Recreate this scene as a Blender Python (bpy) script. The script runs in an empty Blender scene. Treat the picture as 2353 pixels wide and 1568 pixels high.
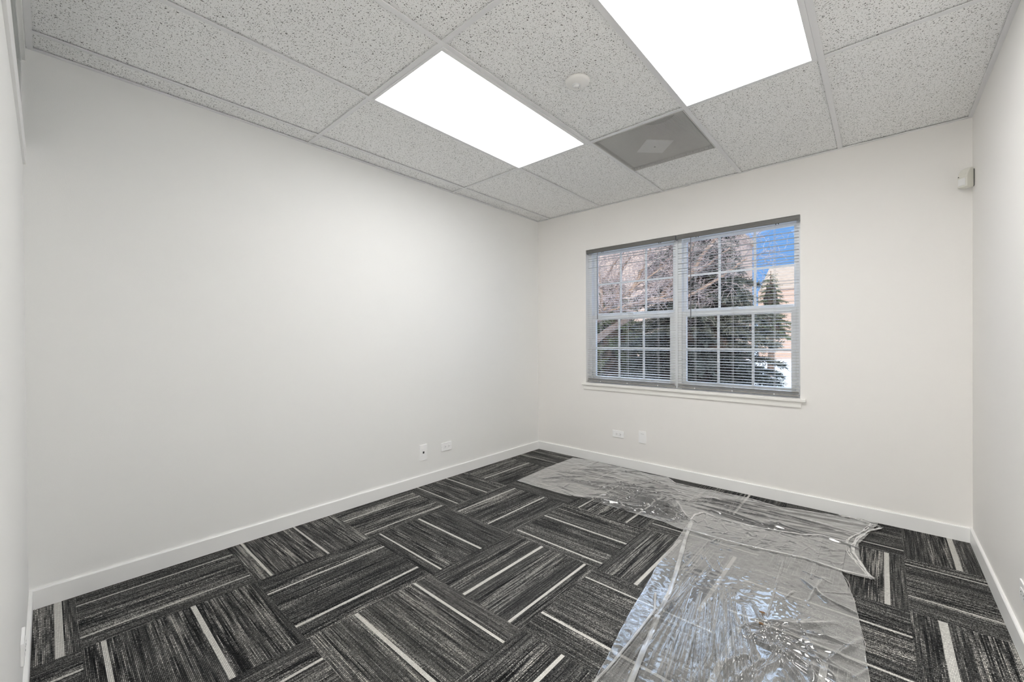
import bpy, math, random
from mathutils import Vector, Matrix, noise
R_ = random.Random(7)
SC = bpy.context.scene
COL = SC.collection
# ------------------------------------------------------------------ camera
CAMP = Vector((2.80829, -3.58399, 1.18721)); YAW = -0.7277; PITCH = -0.00182; ROLL = -0.00232; FPX = 953.17
F_ = Vector((math.sin(YAW)*math.cos(PITCH), math.cos(YAW)*math.cos(PITCH), math.sin(PITCH)))
R0 = Vector((math.cos(YAW), -math.sin(YAW), 0)); U0 = R0.cross(F_)
RR = R0*math.cos(ROLL)+U0*math.sin(ROLL); UU = U0*math.cos(ROLL)-R0*math.sin(ROLL)
cam = bpy.data.cameras.new('camera'); cam.sensor_width = 36; cam.lens = 36*FPX/2353; cam.clip_start = .01; cam.clip_end = 300
co = bpy.data.objects.new('camera', cam); COL.objects.link(co)
co.matrix_world = Matrix(((RR.x, UU.x, -F_.x, CAMP.x), (RR.y, UU.y, -F_.y, CAMP.y), (RR.z, UU.z, -F_.z, CAMP.z), (0, 0, 0, 1)))
SC.camera = co
SC.view_settings.view_transform = 'Standard'; SC.view_settings.look = 'None'
SC.view_settings.gamma = 1; SC.view_settings.use_curve_mapping = False
SC.view_settings.exposure = 0.0
SC.cycles.max_bounces = 14; SC.cycles.diffuse_bounces = 10; SC.cycles.glossy_bounces = 4
SC.cycles.transparent_max_bounces = 16; SC.cycles.caustics_reflective = False; SC.cycles.caustics_refractive = False
SC.cycles.sample_clamp_indirect = 6
PANEL = (6.3, 9.5)         # radiance of the two ceiling panels, left and right
# ------------------------------------------------------------------ sky
w = bpy.data.worlds.new('sky'); SC.world = w; w.use_nodes = True
nt = w.node_tree; nt.nodes.clear(); N = nt.nodes.new; L = nt.links.new
out = N('ShaderNodeOutputWorld'); bg = N('ShaderNodeBackground'); tc = N('ShaderNodeTexCoord'); sp = N('ShaderNodeSeparateXYZ')
L(tc.outputs['Generated'], sp.inputs[0])
cr = N('ShaderNodeValToRGB'); L(sp.outputs['Z'], cr.inputs[0]); L(cr.outputs[0], bg.inputs[0]); L(bg.outputs[0], out.inputs[0])
e = cr.color_ramp.elements
e[0].position = 0.0; e[0].color = (.55, .70, .95, 1); e[1].position = .12; e[1].color = (.20, .44, .90, 1)
x = e.new(.32); x.color = (.20, .44, .90, 1); x = e.new(.55); x.color = (1.5, 1.75, 2.1, 1)
# added bright cloud patch, unseen above the trees, for sheen on the plastic film
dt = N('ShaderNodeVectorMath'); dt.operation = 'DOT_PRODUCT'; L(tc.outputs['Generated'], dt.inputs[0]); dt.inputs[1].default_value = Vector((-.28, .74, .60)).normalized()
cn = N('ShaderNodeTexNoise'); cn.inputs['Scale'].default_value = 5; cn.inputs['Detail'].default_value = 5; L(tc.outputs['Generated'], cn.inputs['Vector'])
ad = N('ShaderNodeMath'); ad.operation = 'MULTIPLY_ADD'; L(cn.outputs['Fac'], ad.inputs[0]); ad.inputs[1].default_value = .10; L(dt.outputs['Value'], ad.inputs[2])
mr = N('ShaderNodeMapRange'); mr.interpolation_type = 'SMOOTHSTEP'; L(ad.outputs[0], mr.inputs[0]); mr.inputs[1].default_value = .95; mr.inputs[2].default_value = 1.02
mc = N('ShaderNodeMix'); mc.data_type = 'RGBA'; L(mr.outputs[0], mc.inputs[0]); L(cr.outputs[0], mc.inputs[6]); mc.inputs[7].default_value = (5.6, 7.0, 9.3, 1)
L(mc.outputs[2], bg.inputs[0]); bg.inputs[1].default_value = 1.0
# ------------------------------------------------------------------ sun (over the roof, from behind the window wall)
sl = bpy.data.lights.new('sun', 'SUN'); sl.energy = 3.8; sl.angle = .009; sl.color = (1, .93, .84)
so = bpy.data.objects.new('sun', sl); COL.objects.link(so); so.location = (0, -8, 9)
so.rotation_euler = Vector((-.42, 1, -.42)).to_track_quat('-Z', 'Y').to_euler()

# ------------------------------------------------------------------ measures
H = 2.4773; W = 3.2042; YC = -3.6385; D0 = .1638; T = .6096; BB = .086
XS = [D0+T*k for k in range(5)]; YL = (-1.2178, -2.437)

# ------------------------------------------------------------------ material helpers
def mat(name, col=(.8, .8, .8), rough=.5, metal=0., bump=0, bscale=200, emit=None, es=0, spec=.5, var=0, vscale=3):
    m = bpy.data.materials.new(name); m.use_nodes = True; t = m.node_tree; b = t.nodes['Principled BSDF']
    b.inputs['Base Color'].default_value = (*col, 1); b.inputs['Roughness'].default_value = rough; b.inputs['Metallic'].default_value = metal
    b.inputs['Specular IOR Level'].default_value = spec
    if emit: b.inputs['Emission Color'].default_value = (*emit, 1); b.inputs['Emission Strength'].default_value = es
    tc = t.nodes.new('ShaderNodeTexCoord')
    if bump:
        n = t.nodes.new('ShaderNodeTexNoise'); n.inputs['Scale'].default_value = bscale; n.inputs['Detail'].default_value = 3
        t.links.new(tc.outputs['Object'], n.inputs['Vector'])
        bp = t.nodes.new('ShaderNodeBump'); bp.inputs['Strength'].default_value = bump; bp.inputs['Distance'].default_value = .002
        t.links.new(n.outputs['Fac'], bp.inputs['Height']); t.links.new(bp.outputs[0], b.inputs['Normal'])
    if var:
        n = t.nodes.new('ShaderNodeTexNoise'); n.inputs['Scale'].default_value = vscale; n.inputs['Detail'].default_value = 4
        t.links.new(tc.outputs['Object'], n.inputs['Vector'])
        r = t.nodes.new('ShaderNodeValToRGB'); t.links.new(n.outputs['Fac'], r.inputs[0])
        r.color_ramp.elements[0].position = .3; r.color_ramp.elements[1].position = .7
        r.color_ramp.elements[0].color = (*[c*(1-var) for c in col], 1); r.color_ramp.elements[1].color = (*[min(1, c*(1+var)) for c in col], 1)
        t.links.new(r.outputs[0], b.inputs['Base Color'])
    return m
def mth(t, op, a, b=None, c=None, clamp=False):
    n = t.nodes.new('ShaderNodeMath'); n.operation = op; n.use_clamp = clamp
    for i, v in enumerate((a, b, c)):
        if v is None: continue
        if isinstance(v, (int, float)): n.inputs[i].default_value = v
        else: t.links.new(v, n.inputs[i])
    return n.outputs[0]
def comb(t, a, b, c):
    n = t.nodes.new('ShaderNodeCombineXYZ')
    for i, v in enumerate((a, b, c)):
        if isinstance(v, (int, float)): n.inputs[i].default_value = v
        else: t.links.new(v, n.inputs[i])
    return n.outputs[0]
def noi(t, vec, scale=1, detail=0):
    n = t.nodes.new('ShaderNodeTexNoise'); n.inputs['Scale'].default_value = scale; n.inputs['Detail'].default_value = detail
    t.links.new(vec, n.inputs['Vector']); return n.outputs['Fac']
def uvn(t, name):
    n = t.nodes.new('ShaderNodeUVMap'); n.uv_map = name; s = t.nodes.new('ShaderNodeSeparateXYZ'); t.links.new(n.outputs[0], s.inputs[0])
    return s.outputs[0], s.outputs[1]
def mixf(t, f, a, b):
    n = t.nodes.new('ShaderNodeMix'); n.data_type = 'FLOAT'
    for i, v in ((0, f), (2, a), (3, b)):
        if isinstance(v, (int, float)): n.inputs[i].default_value = v
        else: t.links.new(v, n.inputs[i])
    return n.outputs[0]
def sstep(t, v, lo, hi, a=0., b=1.):
    n = t.nodes.new('ShaderNodeMapRange'); n.interpolation_type = 'SMOOTHSTEP'
    t.links.new(v, n.inputs[0]); n.inputs[1].default_value = lo; n.inputs[2].default_value = hi; n.inputs[3].default_value = a; n.inputs[4].default_value = b
    return n.outputs[0]

M = {}
M['wall'] = mat('wall_paint', (.885, .885, .872), .55, bump=.12, bscale=260, spec=.35)
M['wallw'] = mat('warm_wall_paint', (.885, .868, .848), .55, bump=.12, bscale=260, spec=.35)
M['base'] = mat('white_trim_paint', (.91, .91, .905), .35, bump=.1, bscale=90)
M['sill'] = mat('cream_trim_paint', (.90, .89, .86), .35, bump=.08, bscale=90)
M['tee'] = mat('ceiling_grid_paint', (.80, .80, .81), .4)
M['plate'] = mat('white_plastic_plate', (.96, .96, .965), .3)
M['dark'] = mat('dark_slot', (.01, .01, .012), .5)
M['slotg'] = mat('grey_slot', (.12, .12, .12), .6)
M['vinyl'] = mat('white_vinyl', (.90, .92, .95), .35)
M['slat'] = mat('slat_enamel', (.56, .55, .53), .38)
M['rail'] = mat('grey_blind_rail', (.15, .147, .14), .45)
M['railb'] = mat('grey_bottom_rail', (.28, .275, .265), .45)
M['cord'] = mat('pale_cord', (.75, .76, .78), .6)
M['wand'] = mat('clear_grey_wand', (.22, .22, .24), .2)
M['cream'] = mat('cream_plastic', (.74, .73, .67), .35)
M['lens'] = mat('white_glossy_lens', (.84, .84, .83), .12)
M['sens'] = mat('white_sensor_plastic', (.84, .83, .81), .3)
M['diffl'] = mat('left_panel_diffuser', (1, 1, 1), .5, emit=(1, .995, .985), es=PANEL[0])
M['diffr'] = mat('right_panel_diffuser', (1, 1, 1), .5, emit=(1, .995, .985), es=PANEL[1])
M['perf'] = mat('perforated_metal', (.60, .595, .575), .45)
M['duct'] = mat('white_duct_metal', (.55, .55, .53), .4)
M['ductd'] = mat('duct_interior', (.10, .10, .095), .6)
M['chip'] = mat('brown_wood_chip', (.20, .11, .05), .8, var=.4, vscale=200)

def ceiling_mat():
    m = bpy.data.materials.new('fissured_ceiling_tile'); m.use_nodes = True; t = m.node_tree; b = t.nodes['Principled BSDF']
    tc = t.nodes.new('ShaderNodeTexCoord'); vec = tc.outputs['Object']
    n = t.nodes.new('ShaderNodeTexNoise'); n.inputs['Scale'].default_value = 60; n.inputs['Detail'].default_value = 1; t.links.new(vec, n.inputs['Vector'])
    s = t.nodes.new('ShaderNodeVectorMath'); s.operation = 'SUBTRACT'; t.links.new(n.outputs['Color'], s.inputs[0]); s.inputs[1].default_value = (.5, .5, .5)
    k = t.nodes.new('ShaderNodeVectorMath'); k.operation = 'MULTIPLY_ADD'; t.links.new(s.outputs[0], k.inputs[0]); k.inputs[1].default_value = (.016, .016, 0); t.links.new(vec, k.inputs[2])
    masks = []
    for sc, r0, r1, keep in ((88, .12, .26, .34), (150, .12, .27, .40), (290, .1, .3, .4)):
        v = t.nodes.new('ShaderNodeTexVoronoi'); v.voronoi_dimensions = '2D'; v.inputs['Scale'].default_value = sc; t.links.new(k.outputs[0], v.inputs['Vector'])
        cs = t.nodes.new('ShaderNodeSeparateColor'); t.links.new(v.outputs['Color'], cs.inputs[0])
        rad = mth(t, 'MULTIPLY_ADD', cs.outputs[0], r1-r0, r0)
        q = mth(t, 'DIVIDE', v.outputs['Distance'], rad)
        mk = sstep(t, q, .75, 1.1, 1., 0.)
        kp = mth(t, 'LESS_THAN', cs.outputs[1], keep)
        masks.append(mth(t, 'MULTIPLY', mk, kp))
    mk = mth(t, 'MAXIMUM', mth(t, 'MAXIMUM', masks[0], masks[1]), mth(t, 'MULTIPLY', masks[2], .6))
    mx = t.nodes.new('ShaderNodeMix'); mx.data_type = 'RGBA'; t.links.new(mk, mx.inputs[0])
    mx.inputs[6].default_value = (.94, .94, .935, 1); mx.inputs[7].default_value = (.20, .20, .19, 1)
    t.links.new(mx.outputs[2], b.inputs['Base Color']); b.inputs['Roughness'].default_value = .9; b.inputs['Specular IOR Level'].default_value = .2
    fine = noi(t, vec, 700, 2)
    hgt = mth(t, 'SUBTRACT', mth(t, 'MULTIPLY', fine, .35), mk)
    bp = t.nodes.new('ShaderNodeBump'); bp.inputs['Strength'].default_value = .4; bp.inputs['Distance'].default_value = .002
    t.links.new(hgt, bp.inputs['Height']); t.links.new(bp.outputs[0], b.inputs['Normal'])
    return m
M['tile'] = ceiling_mat()

def carpet_mat():
    m = bpy.data.materials.new('striped_carpet_tile'); m.use_nodes = True; t = m.node_tree; b = t.nodes['Principled BSDF']
    a, l = uvn(t, 'TileUV'); s1, w1 = uvn(t, 'StripeOne'); s2, w2 = uvn(t, 'StripeTwo'); r1, r2 = uvn(t, 'Seed')
    P = .0044
    q = mth(t, 'DIVIDE', a, P); i = mth(t, 'FLOOR', q); f = mth(t, 'FRACT', q)
    seed = mth(t, 'MULTIPLY', r1, 57.)
    wn = t.nodes.new('ShaderNodeTexWhiteNoise'); wn.noise_dimensions = '2D'; t.links.new(comb(t, i, seed, 0.), wn.inputs['Vector']); wv = wn.outputs['Value']
    i = mth(t, 'ADD', i, mth(t, 'MULTIPLY', wv, .37))
    st = noi(t, comb(t, mth(t, 'MULTIPLY', i, 1.73), mth(t, 'MULTIPLY_ADD', wv, 23., mth(t, 'MULTIPLY', l, 5.5)), seed))
    st2 = noi(t, comb(t, mth(t, 'MULTIPLY', i, .42), mth(t, 'MULTIPLY', l, 3.2), mth(t, 'ADD', seed, 9.)))
    band = noi(t, comb(t, mth(t, 'MULTIPLY', a, 20.), mth(t, 'MULTIPLY', l, .7), mth(t, 'ADD', seed, 31.)))
    v = mth(t, 'ADD', mth(t, 'ADD', mth(t, 'MULTIPLY', st, .58), mth(t, 'MULTIPLY', st2, .24)), mth(t, 'MULTIPLY', band, .22))
    v = mth(t, 'ADD', v, .02)
    v = mth(t, 'ADD', v, .015)
    v = mth(t, 'ADD', v, mth(t, 'MULTIPLY_ADD', r2, .05, -.025))
    salt = noi(t, comb(t, mth(t, 'MULTIPLY', i, 5.3), mth(t, 'MULTIPLY_ADD', wv, 57., mth(t, 'MULTIPLY', l, 170.)), seed))
    v = mth(t, 'ADD', v, mth(t, 'MULTIPLY_ADD', salt, .34, -.17))
    zone = noi(t, comb(t, mth(t, 'MULTIPLY', a, 9.), mth(t, 'MULTIPLY', l, .5), mth(t, 'ADD', seed, 77.)))
    amp = sstep(t, zone, .44, .58, .48, 1.08)
    v = mth(t, 'ADD', mth(t, 'MULTIPLY', mth(t, 'SUBTRACT', v, .53), amp), .54)
    rp = t.nodes.new('ShaderNodeValToRGB'); t.links.new(v, rp.inputs[0]); e = rp.color_ramp.elements
    e[0].position = .40; e[0].color = (.010, .010, .011, 1); e[1].position = .80; e[1].color = (.42, .41, .38, 1)
    for p_, c_ in ((.485, (.030, .030, .031)), (.54, (.062, .062, .061)), (.60, (.115, .114, .109)), (.655, (.22, .215, .205))):
        x = e.new(p_); x.color = (*c_, 1)
    # pale accent stripes
    d1 = mth(t, 'LESS_THAN', mth(t, 'ABSOLUTE', mth(t, 'SUBTRACT', a, s1)), w1)
    d2 = mth(t, 'LESS_THAN', mth(t, 'ABSOLUTE', mth(t, 'SUBTRACT', a, s2)), w2)
    sm = mth(t, 'MAXIMUM', d1, d2)
    mx = t.nodes.new('ShaderNodeMix'); mx.data_type = 'RGBA'; t.links.new(sm, mx.inputs[0]); t.links.new(rp.outputs[0], mx.inputs[6]); mx.inputs[7].default_value = (.56, .55, .52, 1)
    # loops along the rib, grooves between ribs
    loop = noi(t, comb(t, mth(t, 'MULTIPLY', i, 3.1), mth(t, 'MULTIPLY_ADD', wv, 91., mth(t, 'MULTIPLY', l, 420.)), seed), 1, 1)
    lp = sstep(t, loop, .38, .62, .26, 2.05)
    lp = mixf(t, mth(t, 'MULTIPLY', sm, .70), lp, 1.0)
    g = sstep(t, mth(t, 'ABSOLUTE', mth(t, 'SUBTRACT', f, .5)), .20, .44, 1.25, .12)
    g = mixf(t, mth(t, 'MULTIPLY', sm, .50), g, 1.0)
    k = mth(t, 'MULTIPLY', lp, g)
    mul = t.nodes.new('ShaderNodeVectorMath'); mul.operation = 'SCALE'; t.links.new(mx.outputs[2], mul.inputs[0]); t.links.new(k, mul.inputs[3])
    t.links.new(mul.outputs[0], b.inputs['Base Color']); b.inputs['Roughness'].default_value = .95; b.inputs['Specular IOR Level'].default_value = .1
    bp = t.nodes.new('ShaderNodeBump'); bp.inputs['Strength'].default_value = .5; bp.inputs['Distance'].default_value = .0015
    t.links.new(k, bp.inputs['Height']); t.links.new(bp.outputs[0], b.inputs['Normal'])
    return m
M['carpet'] = carpet_mat()

def film_mat(name, lo, hi, rough=.07, tint=(.80, .80, .79)):
    m = bpy.data.materials.new(name); m.use_nodes = True; t = m.node_tree; t.nodes.clear()
    o = t.nodes.new('ShaderNodeOutputMaterial'); tr = t.nodes.new('ShaderNodeBsdfTransparent'); df = t.nodes.new('ShaderNodeBsdfDiffuse'); gl = t.nodes.new('ShaderNodeBsdfGlossy')
    tl = t.nodes.new('ShaderNodeBsdfTranslucent')
    df.inputs[0].default_value = (*tint, 1); tl.inputs[0].default_value = (*tint, 1); gl.inputs['Roughness'].default_value = rough; gl.inputs[0].default_value = (1, 1, 1, 1)
    lw = t.nodes.new('ShaderNodeLayerWeight'); lw.inputs[0].default_value = .5
    tc = t.nodes.new('ShaderNodeTexCoord'); n = noi(t, tc.outputs['Object'], 14, 5)
    f = mth(t, 'POWER', lw.outputs['Facing'], 1.6)
    f = mth(t, 'MULTIPLY_ADD', f, hi-lo, lo)
    f = mth(t, 'MULTIPLY', f, sstep(t, n, .3, .7, .75, 1.25), clamp=True)
    dt = t.nodes.new('ShaderNodeMixShader'); dt.inputs[0].default_value = .35; t.links.new(df.outputs[0], dt.inputs[1]); t.links.new(tl.outputs[0], dt.inputs[2])
    m1 = t.nodes.new('ShaderNodeMixShader'); t.links.new(f, m1.inputs[0]); t.links.new(tr.outputs[0], m1.inputs[1]); t.links.new(dt.outputs[0], m1.inputs[2])
    fr = t.nodes.new('ShaderNodeFresnel'); fr.inputs[0].default_value = 1.55
    ff = mth(t, 'MULTIPLY_ADD', fr.outputs[0], 2.2, .03, clamp=True)
    m2 = t.nodes.new('ShaderNodeMixShader'); t.links.new(ff, m2.inputs[0]); t.links.new(m1.outputs[0], m2.inputs[1]); t.links.new(gl.outputs[0], m2.inputs[2])
    t.links.new(m2.outputs[0], o.inputs[0])
    return m
M['film'] = film_mat('clear_plastic_film', .10, .62)
M['filmd'] = film_mat('doubled_plastic_film', .32, .95, .12, (.92, .92, .91))
def glass_mat():
    m = bpy.data.materials.new('window_glass'); m.use_nodes = True; t = m.node_tree; t.nodes.clear()
    o = t.nodes.new('ShaderNodeOutputMaterial'); tr = t.nodes.new('ShaderNodeBsdfTransparent'); gl = t.nodes.new('ShaderNodeBsdfGlossy'); gl.inputs['Roughness'].default_value = .02
    tr.inputs[0].default_value = (.97, .98, .98, 1)
    fr = t.nodes.new('ShaderNodeFresnel'); fr.inputs[0].default_value = 1.45; mx = t.nodes.new('ShaderNodeMixShader')
    t.links.new(mth(t, 'MULTIPLY', fr.outputs[0], .35), mx.inputs[0]); t.links.new(tr.outputs[0], mx.inputs[1]); t.links.new(gl.outputs[0], mx.inputs[2]); t.links.new(mx.outputs[0], o.inputs[0])
    return m
M['glass'] = glass_mat()
M['snow'] = mat('snow', (.86, .88, .92), .8, bump=.5, bscale=3, var=.03)
M['needle'] = mat('blue_green_spruce_needles', (.150, .158, .128), .8, var=.45, vscale=6)
M['needleg'] = mat('green_spruce_needles', (.12, .140, .075), .8, var=.45, vscale=6)
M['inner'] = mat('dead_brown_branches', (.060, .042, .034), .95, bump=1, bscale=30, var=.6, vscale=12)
M['bark'] = mat('brown_spruce_bark', (.16, .105, .075), .9, var=.4, vscale=20)
M['twig'] = mat('pinkish_grey_twigs', (.47, .39, .375), .85, var=.35, vscale=30)
M['limb'] = mat('tan_bark', (.36, .26, .20), .85, var=.35, vscale=18)
def brick_mat(name, c1, c2, mo):
    m = bpy.data.materials.new(name); m.use_nodes = True; t = m.node_tree; b = t.nodes['Principled BSDF']; b.inputs['Roughness'].default_value = .9
    tc = t.nodes.new('ShaderNodeTexCoord'); s = t.nodes.new('ShaderNodeSeparateXYZ'); t.links.new(tc.outputs['Object'], s.inputs[0])
    v = comb(t, mth(t, 'ADD', s.outputs[0], s.outputs[1]), s.outputs[2], 0.)
    k = t.nodes.new('ShaderNodeTexBrick'); t.links.new(v, k.inputs['Vector']); k.inputs['Scale'].default_value = 4
    k.inputs['Color1'].default_value = (*c1, 1); k.inputs['Color2'].default_value = (*c2, 1); k.inputs['Mortar'].default_value = (*mo, 1)
    t.links.new(k.outputs[0], b.inputs['Base Color']); return m
M['brick'] = brick_mat('peach_brick', (.52, .39, .32), (.46, .33, .27), (.55, .47, .41))
M['stucco'] = mat('tan_stucco', (.42, .33, .26), .9, var=.1)
M['ext'] = mat('exterior_cladding', (.35, .28, .24), .9, var=.1)
M['wglass'] = mat('dark_window_glass', (.05, .06, .08), .1)

# ------------------------------------------------------------------ mesh builder
class MB:
    def __init__(s): s.v = []; s.f = []; s.uv = {}
    def add(s, vs, fs):
        n = len(s.v); s.v += [tuple(v) for v in vs]; s.f += [tuple(i+n for i in f) for f in fs]
    def box(s, x0, x1, y0, y1, z0, z1):
        s.add([(x0, y0, z0), (x1, y0, z0), (x1, y1, z0), (x0, y1, z0), (x0, y0, z1), (x1, y0, z1), (x1, y1, z1), (x0, y1, z1)],
              [(0, 3, 2, 1), (4, 5, 6, 7), (0, 1, 5, 4), (1, 2, 6, 5), (2, 3, 7, 6), (3, 0, 4, 7)])
    def quad(s, a, b, c, d): s.add([a, b, c, d], [(0, 1, 2, 3)])
    def prism(s, poly, axis, a, b):
        """poly: list of 2-D points; axis 0/1/2 = extrusion axis"""
        def P(p, t):
            return (t, p[0], p[1]) if axis == 0 else (p[0], t, p[1]) if axis == 1 else (p[0], p[1], t)
        n = len(poly)
        s.add([P(p, a) for p in poly]+[P(p, b) for p in poly],
              [tuple(range(n))[::-1], tuple(range(n, 2*n))]+[(i, (i+1) % n, n+(i+1) % n, n+i) for i in range(n)])
    def tube(s, pts, rad, n=8, cap=True, flat=1.):
        pts = [Vector(p) for p in pts]; rs = rad if isinstance(rad, (list, tuple)) else [rad]*len(pts)
        vs = []; up = Vector((0, 0, 1))
        for i, p in enumerate(pts):
            d = (pts[min(i+1, len(pts)-1)]-pts[max(i-1, 0)])
            d = d.normalized() if d.length > 1e-9 else Vector((1, 0, 0))
            a = d.cross(up)
            if a.length < .05: a = d.cross(Vector((1, 0, 0)))
            a.normalize(); b = a.cross(d).normalized()
            for k in range(n):
                t = 2*math.pi*k/n; vs.append(p+a*math.cos(t)*rs[i]+b*math.sin(t)*rs[i]*flat)
        fs = [(i*n+k, i*n+(k+1) % n, (i+1)*n+(k+1) % n, (i+1)*n+k) for i in range(len(pts)-1) for k in range(n)]
        if cap: fs += [tuple(range(n))[::-1], tuple(range((len(pts)-1)*n, len(pts)*n))]
        s.add(vs, fs)
    def lathe(s, prof, c, n=48, down=False):
        vs = []; m = len(prof)
        for k in range(n):
            t = 2*math.pi*k/n
            for r, z in prof: vs.append((c[0]+r*math.cos(t), c[1]+r*math.sin(t), c[2]+z))
        s.add(vs, [(k*m+i, ((k+1) % n)*m+i, ((k+1) % n)*m+i+1, k*m+i+1) for k in range(n) for i in range(m-1)])
    def build(s, name, m, parent=None, smooth=False, bevel=0, seg=2, loc=None):
        me = bpy.data.meshes.new(name)
        o0 = Vector(loc) if loc is not None else Vector((0, 0, 0))
        if parent is not None and loc is None: o0 = Vector(parent.get('_o', (0, 0, 0)))
        me.from_pydata([Vector(v)-o0 for v in s.v], [], s.f); me.materials.append(m); me.update()
        o = bpy.data.objects.new(name, me); COL.objects.link(o)
        if parent is not None:
            o.parent = parent
            if loc is None: o['_o'] = tuple(o0)
        if loc is not None: o.location = o0 - (Vector(parent['_o']) if parent is not None else Vector((0, 0, 0)))
        if smooth: me.polygons.foreach_set('use_smooth', [True]*len(me.polygons))
        if bevel:
            b = o.modifiers.new('bevel', 'BEVEL'); b.width = bevel; b.segments = seg; b.limit_method = 'ANGLE'
        return o
def bx(*a):
    m = MB(); m.box(*a); return m
def fixn(o):
    import bmesh
    bm = bmesh.new(); bm.from_mesh(o.data); bmesh.ops.recalc_face_normals(bm, faces=bm.faces); bm.to_mesh(o.data); bm.free(); return o
def struct(o): o['kind'] = 'structure'; return o
def thing(name, loc, label, cat, group=None):
    o = bpy.data.objects.new(name, None); COL.objects.link(o); o.location = loc; o['_o'] = tuple(loc); o.empty_display_size = .05
    o['label'] = label; o['category'] = cat
    if group: o['group'] = group
    return o
def tag(o, label, cat, group=None):
    o['label'] = label; o['category'] = cat
    if group: o['group'] = group
    return o

# ------------------------------------------------------------------ room shell
# floor: one mesh, one face per carpet tile, laid quarter turn
CX = [-.092, .507, 1.104, 1.700, 2.302, 2.900, 3.499]
CY = [.128, -.477, -1.083, -1.688, -2.292, -2.900, -3.498, -4.10, -4.70, -5.3]
ST = {  # (column,row): pale stripes as world positions, half width
 (0, 5): ((.118, .0045), (.417, .0045)), (1, 5): ((-3.151, .0095), (-3.437, .0075)), (2, 5): ((1.249, .006),), (0, 6): ((-3.553, .012),), (1, 6): ((.648, .006),),
 (0, 4): ((-2.829, .006), (-2.54, .006)), (1, 4): ((.665, .006), (.993, .008)), (2, 4): ((-2.392, .0065), (-2.693, .0085)), (3, 4): ((1.912, .008), (2.16, .006)),
 (0, 3): ((.172, .0055), (.445, .0045)), (1, 3): ((-2.225, .0055), (-1.94, .0075)), (2, 3): ((1.35, .009), (1.635, .007)), (3, 3): ((-2.15, .007), (-1.79, .005)), (4, 3): ((2.367, .011), (2.652, .011)), (5, 3): ((-1.9, .006),),
 (0, 2): ((-1.597, .0055), (-1.30, .0065)), (1, 2): ((.613, .006), (.905, .006)), (2, 2): ((-1.626, .006), (-1.343, .0075)), (3, 2): ((1.917, .009), (2.21, .009)), (4, 2): ((-1.295, .006), (-1.592, .006)), (5, 2): ((3.0, .014),),
 (0, 1): ((.26, .0075),), (1, 1): ((-.86, .005),), (2, 1): ((1.205, .006), (1.568, .007)), (3, 1): ((-.70, .006), (-.98, .005)), (4, 1): ((2.828, .010),), (5, 1): ((-.568, .0055), (-.930, .005)),
 (0, 0): ((-.31, .004),), (1, 0): ((.99, .006), (.72, .005)), (2, 0): ((-.33, .005),), (3, 0): ((2.056, .007),), (4, 0): ((-.39, .006),), (5, 0): ((3.108, .012),)}
fl = MB(); uvs = {'TileUV': [], 'StripeOne': [], 'StripeTwo': [], 'Seed': []}
rr = random.Random(11)
HX0, HX1, HY = 2.36, 3.14, -5.2       # doorway and hall
for ci in range(6):
    for ri in range(9):
        xa, xb = CX[ci], CX[ci+1]; ya, yb = CY[ri+1], CY[ri]
        if ri > 6 and ci < 3: continue
        x0, x1 = max(xa, -.0), min(xb, W+.0); y0, y1 = ya, min(yb, 0)
        alongy = (ci+ri) % 2 == 1
        fl.quad((x0, y0, 0), (x1, y0, 0), (x1, y1, 0), (x0, y1, 0))
        o = (xa if alongy else ya)
        s = [(p-o, hw) for p, hw in ST.get((ci, ri), ())]
        while len(s) < 2: s.append((-5, .001))
        sd = (rr.random(), rr.random())
        for (px, py) in ((x0, y0), (x1, y0), (x1, y1), (x0, y1)):
            uvs['TileUV'].append((px-xa, py-ya) if alongy else (py-ya, px-xa)); uvs['StripeOne'].append(s[0]); uvs['StripeTwo'].append(s[1]); uvs['Seed'].append(sd)
floor = struct(fl.build('floor', M['carpet']))
for nme, dat in uvs.items():
    lay = floor.data.uv_layers.new(name=nme); lay.data.foreach_set('uv', [c for p in dat for c in p])
TH = .14
struct(bx(-TH, 0, YC-TH, 0, -.1, H+.5).build('wall_left', M['wall']))
struct(bx(W, W+TH, HY, 0, -.1, H+.5).build('wall_right', M['wallw']))
# window wall with its opening; outside it carries on as the building's outer wall and shades the yard
OX0, OX1, OZ0, OZ1 = .605, 2.375, .765, 2.083
b = MB()
for a in ((-TH, OX0, 0, TH, -.1, H+.5), (OX1, W+TH, 0, TH, -.1, H+.5), (OX0, OX1, 0, TH, -.1, OZ0), (OX0, OX1, 0, TH, OZ1, H+.5)): b.box(*a)
struct(b.build('wall_back', M['wallw']))
b = MB()
for a in ((-9, -.02, TH+.001, TH+.12, -.5, 2.95), (W+.02, 11, TH+.001, TH+.12, -.5, 2.95), (-.02, W+.02, TH+.001, TH+.12, -.5, OZ0-.03), (-.02, W+.02, TH+.001, TH+.12, OZ1+.03, 2.95),
          (-.02, OX0-.03, TH+.001, TH+.12, OZ0-.03, OZ1+.03), (OX1+.03, W+.02, TH+.001, TH+.12, OZ0-.03, OZ1+.03), (-9, 11, -6, TH+.12, 2.95, 3.05)): b.box(*a)
struct(b.build('wall_exterior', M['ext']))
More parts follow.
